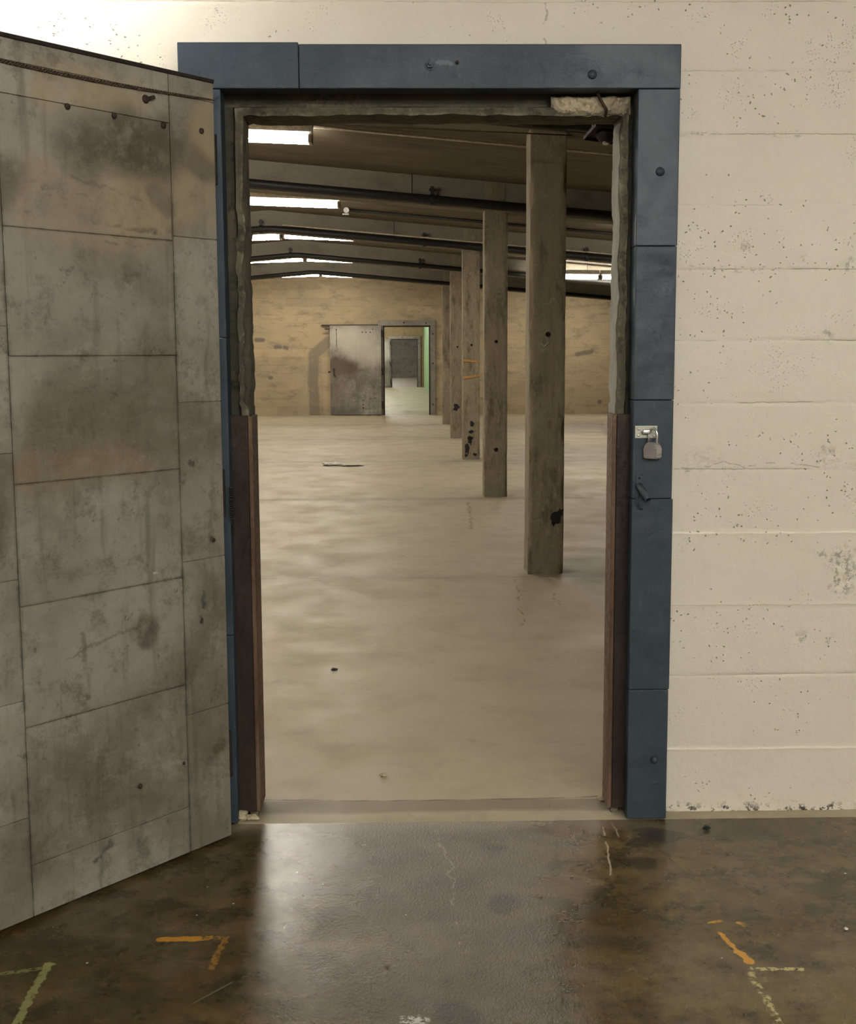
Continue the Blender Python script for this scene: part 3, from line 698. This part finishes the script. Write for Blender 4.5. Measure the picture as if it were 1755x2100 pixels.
# bent rebar stub in the lintel break
bm = NEW(); tube(bm, [(.578, YF-.022, 2.212), (.588, YF-.026, 2.19), (.605, YF-.026, 2.163), (.606, YF+.0, 2.150)], .0045, 8)
o = obj('rebar_stub', bm, M['rusty_bolt'], smooth=True); tag(o, 'short rusty reinforcing bar crossing the broken concrete in the lintel', 'rebar')

# ------------------------------------------------------------------ hasp, padlock, catch
t = thing('door_hasp', 'cream painted steel hasp plate screwed to the blue frame, holding the padlock', 'hasp', (.7295, FY, 1.2155))
bm = NEW(); box(bm, (-.0335, -.004, -.0185), (.0335, 0, .0185), .0012); hp = obj('plate', bm, M['cream_metal'], t)
for sx, sz in ((-.023, -.010), (-.022, .009), (.024, .010), (.024, -.012)):
    bm = NEW(); dome(bm, (sx, -.004, sz), .0052, .0022, (0, -1, 0), 12, 3); box(bm, (sx-.004, -.0066, sz-.0006), (sx+.004, -.0058, sz+.0006))
    obj('screw', bm, M['lock_body'], hp)
bm = NEW()
box(bm, (-.013, -.019, -.006), (.010, -.013, .008), .0028); tube(bm, [(-.010, -.004, .001), (-.010, -.016, .001)], .0055, 10)
tube(bm, [(.010, -.004, .001), (.010, -.016, .001)], .004, 10)
obj('staple', bm, M['chrome'], t, smooth=True)

t = thing('padlock', 'silver steel padlock with rounded shoulders hanging from the cream hasp', 'padlock', (.746, FY - .022, 1.137), R(-42))
t.scale = (1.13, 1.13, 1.13)
prof2 = [(-.0175, 0), (.0175, 0), (.0205, .004)] + [(.0205*math.cos(a), .024 + .020*math.sin(a)) for a in [math.pi*k/14*1.0 for k in range(0, 15)]] + [(-.0205, .004)]
bm = NEW(); prism(bm, prof2, 'y', -.0135, .0135)
bmesh.ops.bevel(bm, geom=[e for e in bm.edges if abs(e.verts[0].co.y - e.verts[1].co.y) < 1e-6], offset=.0022, segments=2, affect='EDGES')
lb = obj('body', bm, M['lock_body'], t)
bm = NEW(); box(bm, (.0203, -.009, .006), (.0212, .009, .013), .0003); obj('label_strip', bm, M['grey_metal'], lb)
bm = NEW()
sh = [(-.0125, 0, .036)] + [(-.0125, 0, .060)] + [(-.0125*math.cos(a), 0, .064 + .0125*math.sin(a)*1.2) for a in [math.pi*k/10 for k in range(11)]] + [(.0125, 0, .060), (.0125, 0, .036)]
tube(bm, sh, .0034, 10); obj('shackle', bm, M['chrome'], t, smooth=True)

t = thing('door_catch', 'blue painted door catch with a hollow tube end, below the padlock', 'catch', (.711, FY, 1.05))
bm = NEW(); box(bm, (-.011, -.004, -.058), (.011, 0, .036), .0012); bp = obj('back_plate', bm, M['blue'], t)
bm = NEW()
a0, a1 = Vector((-.002, -.010, .006)), Vector((.018, -.060, -.034))
n = 14; d = (a1-a0).normalized(); s = d.orthogonal().normalized(); u = d.cross(s)
rg = [[bm.verts.new(c + (s*math.cos(2*math.pi*k/n) + u*math.sin(2*math.pi*k/n))*r) for k in range(n)] for c, r in ((a0, .010), (a1, .010), (a1, .0078), (a0 + d*.01, .0078))]
for a, b in zip(rg[:-1], rg[1:]):
    for k in range(n): bm.faces.new((a[k], a[(k+1) % n], b[(k+1) % n], b[k]))
bm.faces.new(rg[0]); bm.faces.new(rg[-1])
te = obj('tube_end', bm, M['blue'], t, smooth=True)
bm = NEW(); disc(bm, a1 - d*.003, .0077, .001, d); obj('tube_bore_shade', bm, M['hole'], te)  # black disc in the mouth stands in for shade inside the tube
bm = NEW(); tube(bm, [(.004, -.002, -.02), (-.002, -.014, -.045), (.002, -.020, -.062), (.008, -.014, -.066)], .0035, 8); obj('hook', bm, M['blue'], t, smooth=True)
bm = NEW(); dome(bm, (.000, -.004, .026), .0035, .001, (0, -1, 0)); obj('screw', bm, M['hole'], bp)

# coil spring on the hinge side
bm = NEW()
tube(bm, [(-.5185 + .006*math.cos(a), FY - .008 + .006*math.sin(a), 1.060 - a/(2*math.pi)*.0066) for a in [2*math.pi*k/12 for k in range(12*15)]], .0013, 6)
tube(bm, [(-.5185, FY-.008, .962), (-.519, FY-.003, .94), (-.519, FY+.004, .93)], .002, 6)
o = obj('coil_spring', bm, M['iron'], smooth=True); tag(o, 'small dark coil spring on the blue frame beside the open leaf', 'spring')

# ------------------------------------------------------------------ big open fire door leaf (door_1)
LW = 1.30
t = bpy.data.objects.new('door_1', None); COL.objects.link(t); t['kind'] = 'structure'
t.location = (-.528, 3.646, 0)
t.rotation_euler = (0, 0, math.atan2(math.cos(R(38.8)), math.sin(R(38.8))))   # local +x points from the leaf to the hinge edge
# local frame: leaf spans x -LW..0, visible face at y = 0 looking towards -y
bm = NEW(); box(bm, (-LW, .002, .012), (-.001, .060, 2.210), .003); leaf = obj('leaf', bm, M['sheet'], t)
rnd = random.Random(3)
bm = NEW()
def panel(u0, u1, z0, z1):
    o = .0012 + rnd.random()*.0016; g = .0011
    box(bm, (-u1 + g, -o, z0 + g), (-u0 - g, .004, z1 - g), .0009)
zs = [.012, .422, .868, 1.319, 1.775, 2.152]
for a, b in zip(zs[:-1], zs[1:]): panel(0, .1625, a, b)
zs = [.012, .150, .514, .826, 1.134, 1.450, 1.762, 2.075, 2.152]
for a, b in zip(zs[:-1], zs[1:]): panel(.1635, .696, a, b)
zs = [.012, .28, .586, .897, 1.213, 1.523, 1.84, 2.152]
for a, b in zip(zs[:-1], zs[1:]): panel(.697, LW, a, b)
panel(0, .1625, 2.153, 2.206); panel(.1635, LW, 2.153, 2.206)
clad = obj('sheet_cladding', bm, M['sheet'], t)
bm = NEW(); box(bm, (-LW, -.006, 2.205), (0, .064, 2.216), .002); obj('top_cap', bm, M['iron'], t, label='thin brown rusted edge strip')
for u, z, r in ((.495, 2.070, .0085), (.350, 2.068, .0085), (.186, 2.066, .0090), (.049, 2.070, .0085), (.244, 2.126, .0120), (.341, .262, .0075), (.18, .285, .005), (.043, .918, .006)):
    bm = NEW(); dome(bm, (-u, -.0025, z), r, .006 if r > .006 else .003, (0, -1, 0), 12, 3); obj('rivet', bm, M['rusty_bolt'], clad, smooth=True)
bm = NEW(); tube(bm, [(-.244, -.004, 2.126), (-.225, -.018, 2.133)], .005, 8); obj('latch_pin', bm, M['iron'], t)
for z in (2.0, 1.05, .26):
    bm = NEW(); tube(bm, [(.010, .012, z-.07), (.010, .012, z+.07)], .0085, 12)
    box(bm, (-.001, .006, z-.06), (.008, .012, z+.06)); obj('hinge', bm, M['iron'], t)
# rusty twisted wire rope along the top of the leaf
bm = NEW()
for s in range(3):
    pts = []; n = 520
    for i in range(n+1):
        u = (LW-.01)*i/n; fall = min(1, u/.25)
        r = .0011 + .0021*fall; a = 2*math.pi*(u/.030) + s*2*math.pi/3
        sag = 2.160 - .014*math.sin(math.pi*min(1, u/1.0))
        pts.append((-u, -.0055 - r*math.sin(a), sag + r*math.cos(a)))
    tube(bm, pts, .0021, 5, radii=[.0011 + .0013*min(1, (LW*i/n)/.25) for i in range(n+1)])
o = obj('wire_rope', bm, M['cable'], smooth=True)
o.location = t.location; o.rotation_euler = t.rotation_euler
tag(o, 'rusty twisted wire rope stretched along the top of the open fire door', 'wire rope')

# ------------------------------------------------------------------ columns
COLW, COLD = .238, .27
col_info = [
    ('nearest concrete column, with a black tar splash near its foot', 8.18),
    ('second concrete column from the doorway, with two bolt holes and a chipped foot', 12.72),
    ('third concrete column, with orange bands and a black tar streak on its lower part', 17.32),
    ('fourth concrete column, with one dark oval stain low on its front', 21.76),
    ('farthest concrete column, narrow and nearest the far doorway', 26.2)]
def column_mesh(seed, h, step):
    bm = NEW(); w, d = COLW, COLD
    per = []
    nx = max(3, round(w/step)); ny = max(3, round(d/step))
    for i in range(nx): per.append((-w/2 + w*i/nx, 0))
    for i in range(ny): per.append((w/2, d*i/ny))
    for i in range(nx): per.append((w/2 - w*i/nx, d))
    for i in range(ny): per.append((-w/2, d - d*i/ny))
    nz = round(h/step/1.3); rows = []
    for j in range(nz+1):
        z = h*j/nz; row = []
        for (x, y) in per:
            cx, cy = x/(w/2), (y - d/2)/(d/2)
            corner = max(0, min(abs(cx), abs(cy)) - .80)/.20
            chip = corner*(.004 + .018*max(0, N3((seed + x*4, y*4, z*5)) + .02*(z < .6)) + .006*max(0, N3((seed, x*30, z*30))))
            foot = .012*max(0, 1 - z/.12)*N3((x*14 + seed, y*14, z*9))
            a = .0018*N3((x*12 + seed, y*12, z*6))
            row.append(bm.verts.new((x - cx*chip + cx*(a + foot*.6), y - cy*chip + cy*(a + foot*.6), z)))
        rows.append(row)
    n = len(per)
    for a, b in zip(rows[:-1], rows[1:]):
        for k in range(n):
            f = bm.faces.new((a[k], a[(k+1) % n], b[(k+1) % n], b[k])); f.smooth = True
    bm.faces.new(rows[-1]); bm.faces.new(rows[0][::-1])
    return bm
for i, (lab, y) in enumerate(col_info):
    x = .936
    h = zc(x + .12) - .004
    t = thing('concrete_column', lab, 'column', (x, y, 0), 0, 'row of concrete columns in the hall')
    obj('shaft', column_mesh(i*11.3, h, (.016, .022, .03, .04, .05)[i]), M['column'], t)
    if i < 4:
        bm = NEW(); disc(bm, (.003, .0, 1.575), .0165, -.003, (0, 1, 0)); obj('bolt_hole', bm, M['hole'], t, label='black round hole')
    if i == 0:
        bm = NEW(); blob(bm, (.058, .0, .372), .030, .004, 3, sx=1.2, sz=1.1, irr=.45); blob(bm, (.095, .0, .415), .020, .004, 5, sx=.9, sz=1.3); blob(bm, (.05, 0, .335), .006, .004, 6, sx=.6, sz=2.6); blob(bm, (.075, 0, .345), .004, .004, 8, sx=.6, sz=2.2)
        obj('tar_stain', bm, M['tar'], t, label='black tar splash')
    if i == 0:
        bm = NEW(); tube(bm, [(-.045, -.003, 1.520), (-.022, -.003, 1.497), (-.010, -.003, 1.508)], .0018, 5); tube(bm, [(-.022, -.003, 1.497), (.012, -.003, 1.525), (.014, -.003, 1.54), (.004, -.003, 1.53)], .0018, 5)
        obj('chalk_mark', bm, M['paper'], t, label='small white chalk scratch')
    if i == 1:
        bm = NEW(); blob(bm, (.003, .0, .487), .021, .004, 9); obj('bolt_hole', bm, M['hole'], t, label='second black hole')
    if i == 2:
        bm = NEW()
        for q, (a, z, r, sx, sz) in enumerate(((.010, .49, .034, .9, 1.0), (-.002, .385, .026, .9, 1), (-.02, .27, .030, .8, 1.9), (-.055, .15, .034, .8, 2.0), (.004, .30, .022, 1, 1), (.05, .07, .024, 1.2, .8), (-.07, .06, .02, 1, 1.2))):
            blob(bm, (a, 0, z), r, .005, q*5+2, sx=sx, sz=sz)
        obj('tar_stain', bm, M['tar'], t, label='black tar streak')
        for z0, z1 in ((1.368, 1.345), (1.128, 1.158)):
            bm = NEW(); prism(bm, [(-.112, z0-.018), (.112, z1-.014), (.112, z1+.014), (-.112, z0+.018)], 'y', -.009, 0); obj('paint_band', bm, M['orange'], t, label='faded orange band')
    if i == 3:
        bm = NEW(); blob(bm, (-.02, .0, .54), .045, .006, 4, sx=1.1, sz=1.2); obj('tar_stain', bm, M['tar'], t, label='dark oval stain')

# ------------------------------------------------------------------ beams, pipes
beam_names = ['nearest', 'second', 'third', 'fourth', 'fifth and farthest']
for i, y in enumerate(LINES):
    bm = NEW(); gable_slab(bm, HX0, HX1, -.285, -.001, y + .004, y + .262)
    o = obj('ceiling_beam', bm, M['beam']); tag(o, f'{beam_names[i]} concrete cross beam under the hall ceiling, over the {beam_names[i].split()[0]} column', 'beam', 'cross beams of the hall')
pipe_r = [.05, .043, .043, .038, .036]
for i, y in enumerate(LINES):
    r = pipe_r[i]; py = y - .065; off = -.235 if i < 2 else -.25
    t = thing('pipe', f'black pipe hung along the {beam_names[i]} concrete beam', 'pipe', (0, py, 0), 0, 'black pipes along the beams')
    bm = NEW(); tube(bm, [(HX0, 0, zc(HX0)+off), (RX-.1, 0, zc(RX-.1)+off), (RX+.1, 0, zc(RX+.1)+off), (HX1, 0, zc(HX1)+off)], r, 14)
    obj('run', bm, M['black_pipe'], t, smooth=True)
    for x in (-4.1, -1.9, .30, 2.5, 4.7):
        if i == 4 and x > -2: continue
        z = zc(x) + off; bm = NEW()
        tube(bm, [(x-.022, 0, z - .0045*1), (x+.022, 0, z - .0045)], r + .012, 14)
        box(bm, (x-.018, -.008, z + r), (x+.018, .008, z + r + .085)); box(bm, (x-.03, .0, z + r + .045), (x+.03, .062, z + r + .065))
        obj('clamp', bm, M['black_pipe'], t)
    if i in (1, 2):
        x = (.10, .27)[i-1] - (.0 if i == 1 else .38); bm = NEW(); tube(bm, [(x, -.01, zc(x)+off), (x, -.01, zc(x)-.01)], .006, 6); obj('hanger_rod', bm, M['black_pipe'], t)
# conduits
def conduit(lab, y, r, off, mat, x0=HX0, x1=HX1, lamp=None):
    t = thing('conduit', lab, 'conduit', (0, y, 0)); bm = NEW()
    pts = [(x, 0, zc(x) + off) for x in ([x0] + ([RX] if x0 < RX else []) + [x1])]
    tube(bm, pts, r, 8); obj('run', bm, mat, t, smooth=True)
    if lamp is not None:
        bm = NEW(); z = zc(lamp) + off; disc(bm, (lamp, -.02, z - .01), .035, -.03, (0, 1, 0)); box(bm, (lamp-.05, -.04, z-.065), (lamp+.03, .0, z-.05)); obj('junction_box', bm, M['white_metal'], t, label='small white round box')
conduit('thin pale conduit on the ceiling in line with the nearest light', 10.33, .011, -.035, M['conduit'], -.70)
conduit('thin black conduit with a white box, on the ceiling before the third beam', 16.15, .020, -.03, M['black_pipe'], -.72, HX1, -.70)
conduit('pale conduit lying above the pipe of the third beam', 17.16, .009, -.195, M['conduit'], -1.6)

# ------------------------------------------------------------------ fluorescent lights
def fixture_parts(t, L, tube_mat, lite=True):
    bm = NEW(); box(bm, (0, -.055, .06), (L, .055, .125), .006); prism(bm, [(-.022, -.012), (.022, -.012), (.095, .052), (.095, .060), (-.095, .060), (-.095, .052)], 'x', 0, L)
    obj('housing', bm, M['white_metal'], t)
    for s in (-1, 1):
        bm = NEW(); tube(bm, [(.030, s*.064, -.004), (L-.030, s*.064, -.004)], .021, 6, False); obj('lamp_tube', bm, tube_mat, t, smooth=True, label='glowing white tube')
    for x in (0.0, L-.03):
        bm = NEW(); box(bm, (x, -.09, -.030), (x+.03, .09, .034), .003); obj('socket_end', bm, M['grey_metal'], t)
    for x in (.2, L-.2):
        bm = NEW(); tube(bm, [(x, 0, .12), (x, 0, .215)], .005, 6); obj('hanger_rod', bm, M['iron'], t)
def dup(src, loc, ry, label, group, tm=None):
    r = src.copy(); COL.objects.link(r); r.location = loc; r.rotation_euler = (0, ry, 0)
    r['label'] = label; r['group'] = group
    for ch in list(src.children):
        c = ch.copy(); COL.objects.link(c); c.parent = r
        if tm and 'lamp_tube' in ch.name: c.material_slots[0].link = 'OBJECT'; c.material_slots[0].material = tm
    return r
FL = 1.09; SL = math.atan(.09)
ROWN = ['row above the doorway lintel', 'nearest row', 'second row', 'third row', 'fourth row', 'farthest row']
GR_ = 'fluorescent lights of the hall'
def far_label(k, side):
    return f'glowing twin-tube light {side} of the roof ridge in the {ROWN[k]}'
fx0 = thing('fluorescent_light', far_label(1, 'right'), 'light', (RX + .01, ROWS[1], zc(RX) - .225), 0, GR_)
fixture_parts(fx0, FL, M['tube_hall'])
fx0.rotation_euler = (0, .04, 0)
for k in range(6):
    y = ROWS[k]
    if k != 1: dup(fx0, (RX + .01, y, (3.215, 3.215, 3.215, 3.235, 3.22, 3.21)[k]), .04, far_label(k, 'right'), GR_)
    dup(fx0, (RX - .01 - FL, y, 3.185), -.03, far_label(k, 'left'), GR_)
fx0.location.z = 3.215
for k in (4,):                                   # pair seen right of the columns
    for j, x in enumerate((2.23, 3.34)):
        dup(fx0, (x, 21.46, (2.735, 2.722)[j]), .012, ('left' if j == 0 else 'right') + ' one of the pair of twin-tube lights seen right of the nearest column', GR_)
HID = 'white twin-tube fluorescent light added under the hall ceiling, out of view'  # unseen lights added for the hall's brightness
for k in (2, 5):
    if k == 5: dup(fx0, (2.7, ROWS[k], zc(2.7) - .13), SL, HID, 'unseen hall lights'); dup(fx0, (3.81, ROWS[k], zc(3.81) - .13), SL, HID, 'unseen hall lights'); continue  # unseen pair added behind the beam to brighten the back wall's right side
    dup(fx0, (2.54, ROWS[k], zc(2.54) - .215 + .05), SL, HID, 'unseen hall lights'); dup(fx0, (3.65, ROWS[k], zc(3.65) - .215 + .05), SL, HID, 'unseen hall lights')
for k in range(6):
    dup(fx0, (-6.6, ROWS[k], zc(-6.6) - .225), -SL, HID, 'unseen hall lights'); dup(fx0, (-5.5, ROWS[k], zc(-5.5) - .20), -SL, HID, 'unseen hall lights')  # unseen far-left rows added to light the hall
# rooms beyond
for y in (34, 39, 44, 49, 54): dup(fx0, (-1.8, y, 3.1), .0, 'white twin-tube fluorescent light in the second room, out of view', 'unseen second room lights', M['tube_second'])
fxd = None
for y in (59, 64, 70, 76):
    d = dup(fx0, (-1.8, y, 3.1), .0, 'white twin-tube fluorescent light in the third room, out of view', 'unseen third room lights', M['tube_third'])
# lights of the near room, above and behind the camera
nt0 = None
nt = thing('batten_light', 'white twin-tube light added under the near ceiling, out of view', 'light', (-.6, -.6, 2.95), R(0), 'near room lights')
fixture_parts(nt, 1.2, M['tube_near'])
wl = thing('batten_light', 'white twin-tube light close to the painted wall above the open leaf, out of view', 'light', (-1.95, 3.45, 2.80), 0)
fixture_parts(wl, 1.2, M['tube_wall'])
NH = 'white twin-tube light under the near ceiling, out of view'
for x, y, rz in ((.9, -.6, 0), (2.4, -.6, 0), (-1.5, -3.4, 0), (.2, -3.4, 0), (1.9, -3.4, 0), (-1.5, -6.2, 0), (.2, -6.2, 0), (1.9, -6.2, 0), (-.6, -9, 0), (1.2, -9, 0)):
    c = dup(nt, (x, y, 2.95), 0, NH, 'near room lights'); c.rotation_euler = (0, 0, R(rz))  # unseen rows added behind the camera to light the wall evenly

# ------------------------------------------------------------------ heat detector under the first beam
t = thing('heat_detector', 'dark detector on a square mounting plate hung from the ceiling, upper right of the doorway', 'detector', (1.19, 7.50, 2.700), R(12))
t.rotation_euler = (R(-14), R(6), R(12))
bm = NEW(); box(bm, (-.10, -.10, .028), (.10, .10, .036), .001)
for a, b in (((-.10, -.10), (.10, -.094)), ((-.10, .094), (.10, .10)), ((-.10, -.10), (-.094, .10)), ((.094, -.10), (.10, .10))): box(bm, (*a, .012), (*b, .036))
obj('mounting_plate', bm, M['iron'], t)
bm = NEW(); tube(bm, [(0, 0, .028), (0, 0, .008), (0, 0, -.002), (0, 0, -.022), (0, 0, -.03)], .06, 20, radii=[.055, .06, .05, .038, .02]); obj('sensor_body', bm, M['iron'], t, smooth=True)
bm = NEW(); tube(bm, [(0, 0, -.028), (0, 0, -.040)], .018, 12); obj('sensor_head', bm, M['chrome'], t)
for x in (-.085, .085):
    bm = NEW(); tube(bm, [(x, 0, .03), (x, 0, .36)], .003, 6); obj('hanger_rod', bm, M['grey_metal'], t)
o = bpy.data.objects.new('tmp', None); bpy.data.objects.remove(o)
bm = NEW(); tube(bm, [(1.34, 7.7, 2.72), (1.8, 7.7, 2.69), (HX1, 7.8, zc(HX1)-.40)], .009, 8)
tube(bm, [(1.02, 7.7, 2.745), (.7, 7.7, 2.76), (-1.2, 7.8, 2.86)], .004, 6)
o = obj('detector_wire', bm, M['rusty_bolt'], smooth=True); tag(o, 'thin brown wire running sideways from the detector past the nearest column', 'wire')

# ------------------------------------------------------------------ far doorways
def far_frame(name, y, x0, x1, zt, w, d, mat):
    t = bpy.data.objects.new(name, None); COL.objects.link(t); t['kind'] = 'structure'
    for a, b in ((x0-w, x0), (x1, x1+w)):
        bm = NEW(); box(bm, (a, y-d, 0), (b, y + .25, zt), .004); obj('post', bm, mat, t)
    bm = NEW(); box(bm, (x0-w, y-d, zt), (x1+w, y + .25, zt+.125), .004); obj('header', bm, mat, t)
    for a, b in ((x0-.004, x0+.03), (x1-.03, x1+.004)):
        bm = NEW(); box(bm, (a, y-d+.02, 0), (b, y+.22, zt)); obj('inner_edge', bm, M['iron'], t)
    bm = NEW(); box(bm, (x0, y-d+.02, zt-.03), (x1, y+.22, zt+.004)); obj('inner_edge', bm, M['iron'], t)
    for x, z in ((x1+w/2, zt-.2), (x1+w/2, zt-.9), (x1+w/2, .25), (x0+.5, zt+.07), (x1-.1, zt+.06)):
        bm = NEW(); dome(bm, (x, y-d, z), .02, .012, (0, -1, 0), 10, 3); obj('bolt', bm, M['iron'], t)
    return t
far_frame('trim_2', 30.4, -.475, .655, 2.135, .12, .07, M['galv'])
far_frame('trim_3', 56.2, -.52, .655, 2.135, .13, .07, M['galv'])
def far_leaf(name, loc, wd, ht, mat, rz=0):
    t = bpy.data.objects.new(name, None); COL.objects.link(t); t['kind'] = 'structure'; t.location = loc; t.rotation_euler = (0, 0, rz)
    bm = NEW(); box(bm, (0, .003, .01), (wd, .07, ht), .004); obj('leaf', bm, mat, t)
    bm = NEW(); rnd = random.Random(5)
    cols = [(0, .14), (.14, .62), (.62, wd-.12), (wd-.12, wd)]
    for q, (a, b) in enumerate(cols):
        z = .012; hs = [.27, .30, .32, .30, .31, .32, .30] if q in (1, 2) else [.45, .46, .45, .45, .4]
        if q == 2: z0 = .012; hs = [.14] + hs
        for h in hs:
            z2 = min(ht-.01, z+h)
            if z2 - z > .03:
                o = .001 + rnd.random()*.003; box(bm, (a+.002, -o, z+.002), (b-.002, .005, z2-.002), .001)
            z = z2
    obj('sheet_cladding', bm, mat, t)
    bm = NEW(); tube(bm, [(.10, -.01, 1.12), (.09, -.05, 1.10), (.09, -.05, .98), (.12, -.01, .93)], .010, 8); obj('handle', bm, M['iron'], t)
    bm = NEW(); box(bm, (-.12, .02, ht-.10), (.0, .05, ht-.06)); obj('latch_bar', bm, M['iron'], t)
    bm = NEW(); box(bm, (-.05, .02, 1.02), (0, .05, 1.06)); obj('latch_bar', bm, M['iron'], t)
    for z in (.25, 1.05, 1.95):
        bm = NEW(); tube(bm, [(wd+.02, .0, z-.09), (wd+.02, .0, z+.09)], .018, 8); obj('hinge', bm, M['iron'], t)
    for x, z in ((.16, ht-.09), (wd-.2, ht-.09), (wd-.26, ht-.16), (wd-.36, ht-.16), (wd-.45, ht-.16)):
        bm = NEW(); dome(bm, (x, -.003, z), .015, .01, (0, -1, 0), 8, 2); obj('rivet', bm, M['rusty_bolt'], t)
    return t
far_leaf('door_2', (-1.745, 30.22, 0), 1.225, 2.14, M['sheet_far'])
far_leaf('door_3', (-1.80, 56.02, 0), 1.22, 2.14, M['sheet_far'])
# top rail of the closed-back far leaf
bm = NEW(); box(bm, (-1.95, 30.30, 2.145), (-.60, 30.40, 2.165)); o = obj('door_rail', bm, M['iron']); tag(o, 'thin dark steel rail above the far grey door leaf', 'rail')

# ------------------------------------------------------------------ litter on the floors
def scrap(x, y, s, lab, mat, seed, flat=.25, name='litter_scrap', cat='litter'):
    bm = NEW(); bmesh.ops.create_icosphere(bm, subdivisions=2, radius=s)
    for v in bm.verts:
        v.co *= 1 + .6*N3(v.co*(1.2/s) + Vector((seed, 0, 0))); v.co.z *= flat
    zm = min(v.co.z for v in bm.verts)
    for v in bm.verts: v.co.z -= zm
    o = obj(name, bm, mat); o.location = (x, y, 0.0005); tag(o, lab, cat)
    return o
o = scrap(-.93, 16.5, .10, 'white scrap with a ragged edge lying on the hall floor left of the columns', M['paper'], 3, .22); o.scale = (1.5, .9, 1)
o = scrap(-.68, 16.35, .06, 'thin brown sliver lying right of the white scrap on the hall floor', M['rusty_bolt'], 5, .15); o.scale = (2.2, .5, 1)
scrap(-.08, 4.197, .011, 'pale crumb on the hall floor just beyond the threshold', M['stone'], 8, .5)
scrap(.919, 3.672, .011, 'small black pebble on the dark floor right of the door frame', M['tar'], 2, .6, 'pebble', 'pebble')
scrap(1.111, 2.994, .005, 'tiny white chip on the dark floor at the right edge of the photo', M['paper'], 6, .6, 'paint_chip', 'chip')
scrap(-.33, 5.68, .016, 'small dark flake on the hall floor straight ahead', M['tar'], 9, .3, 'flake', 'litter')
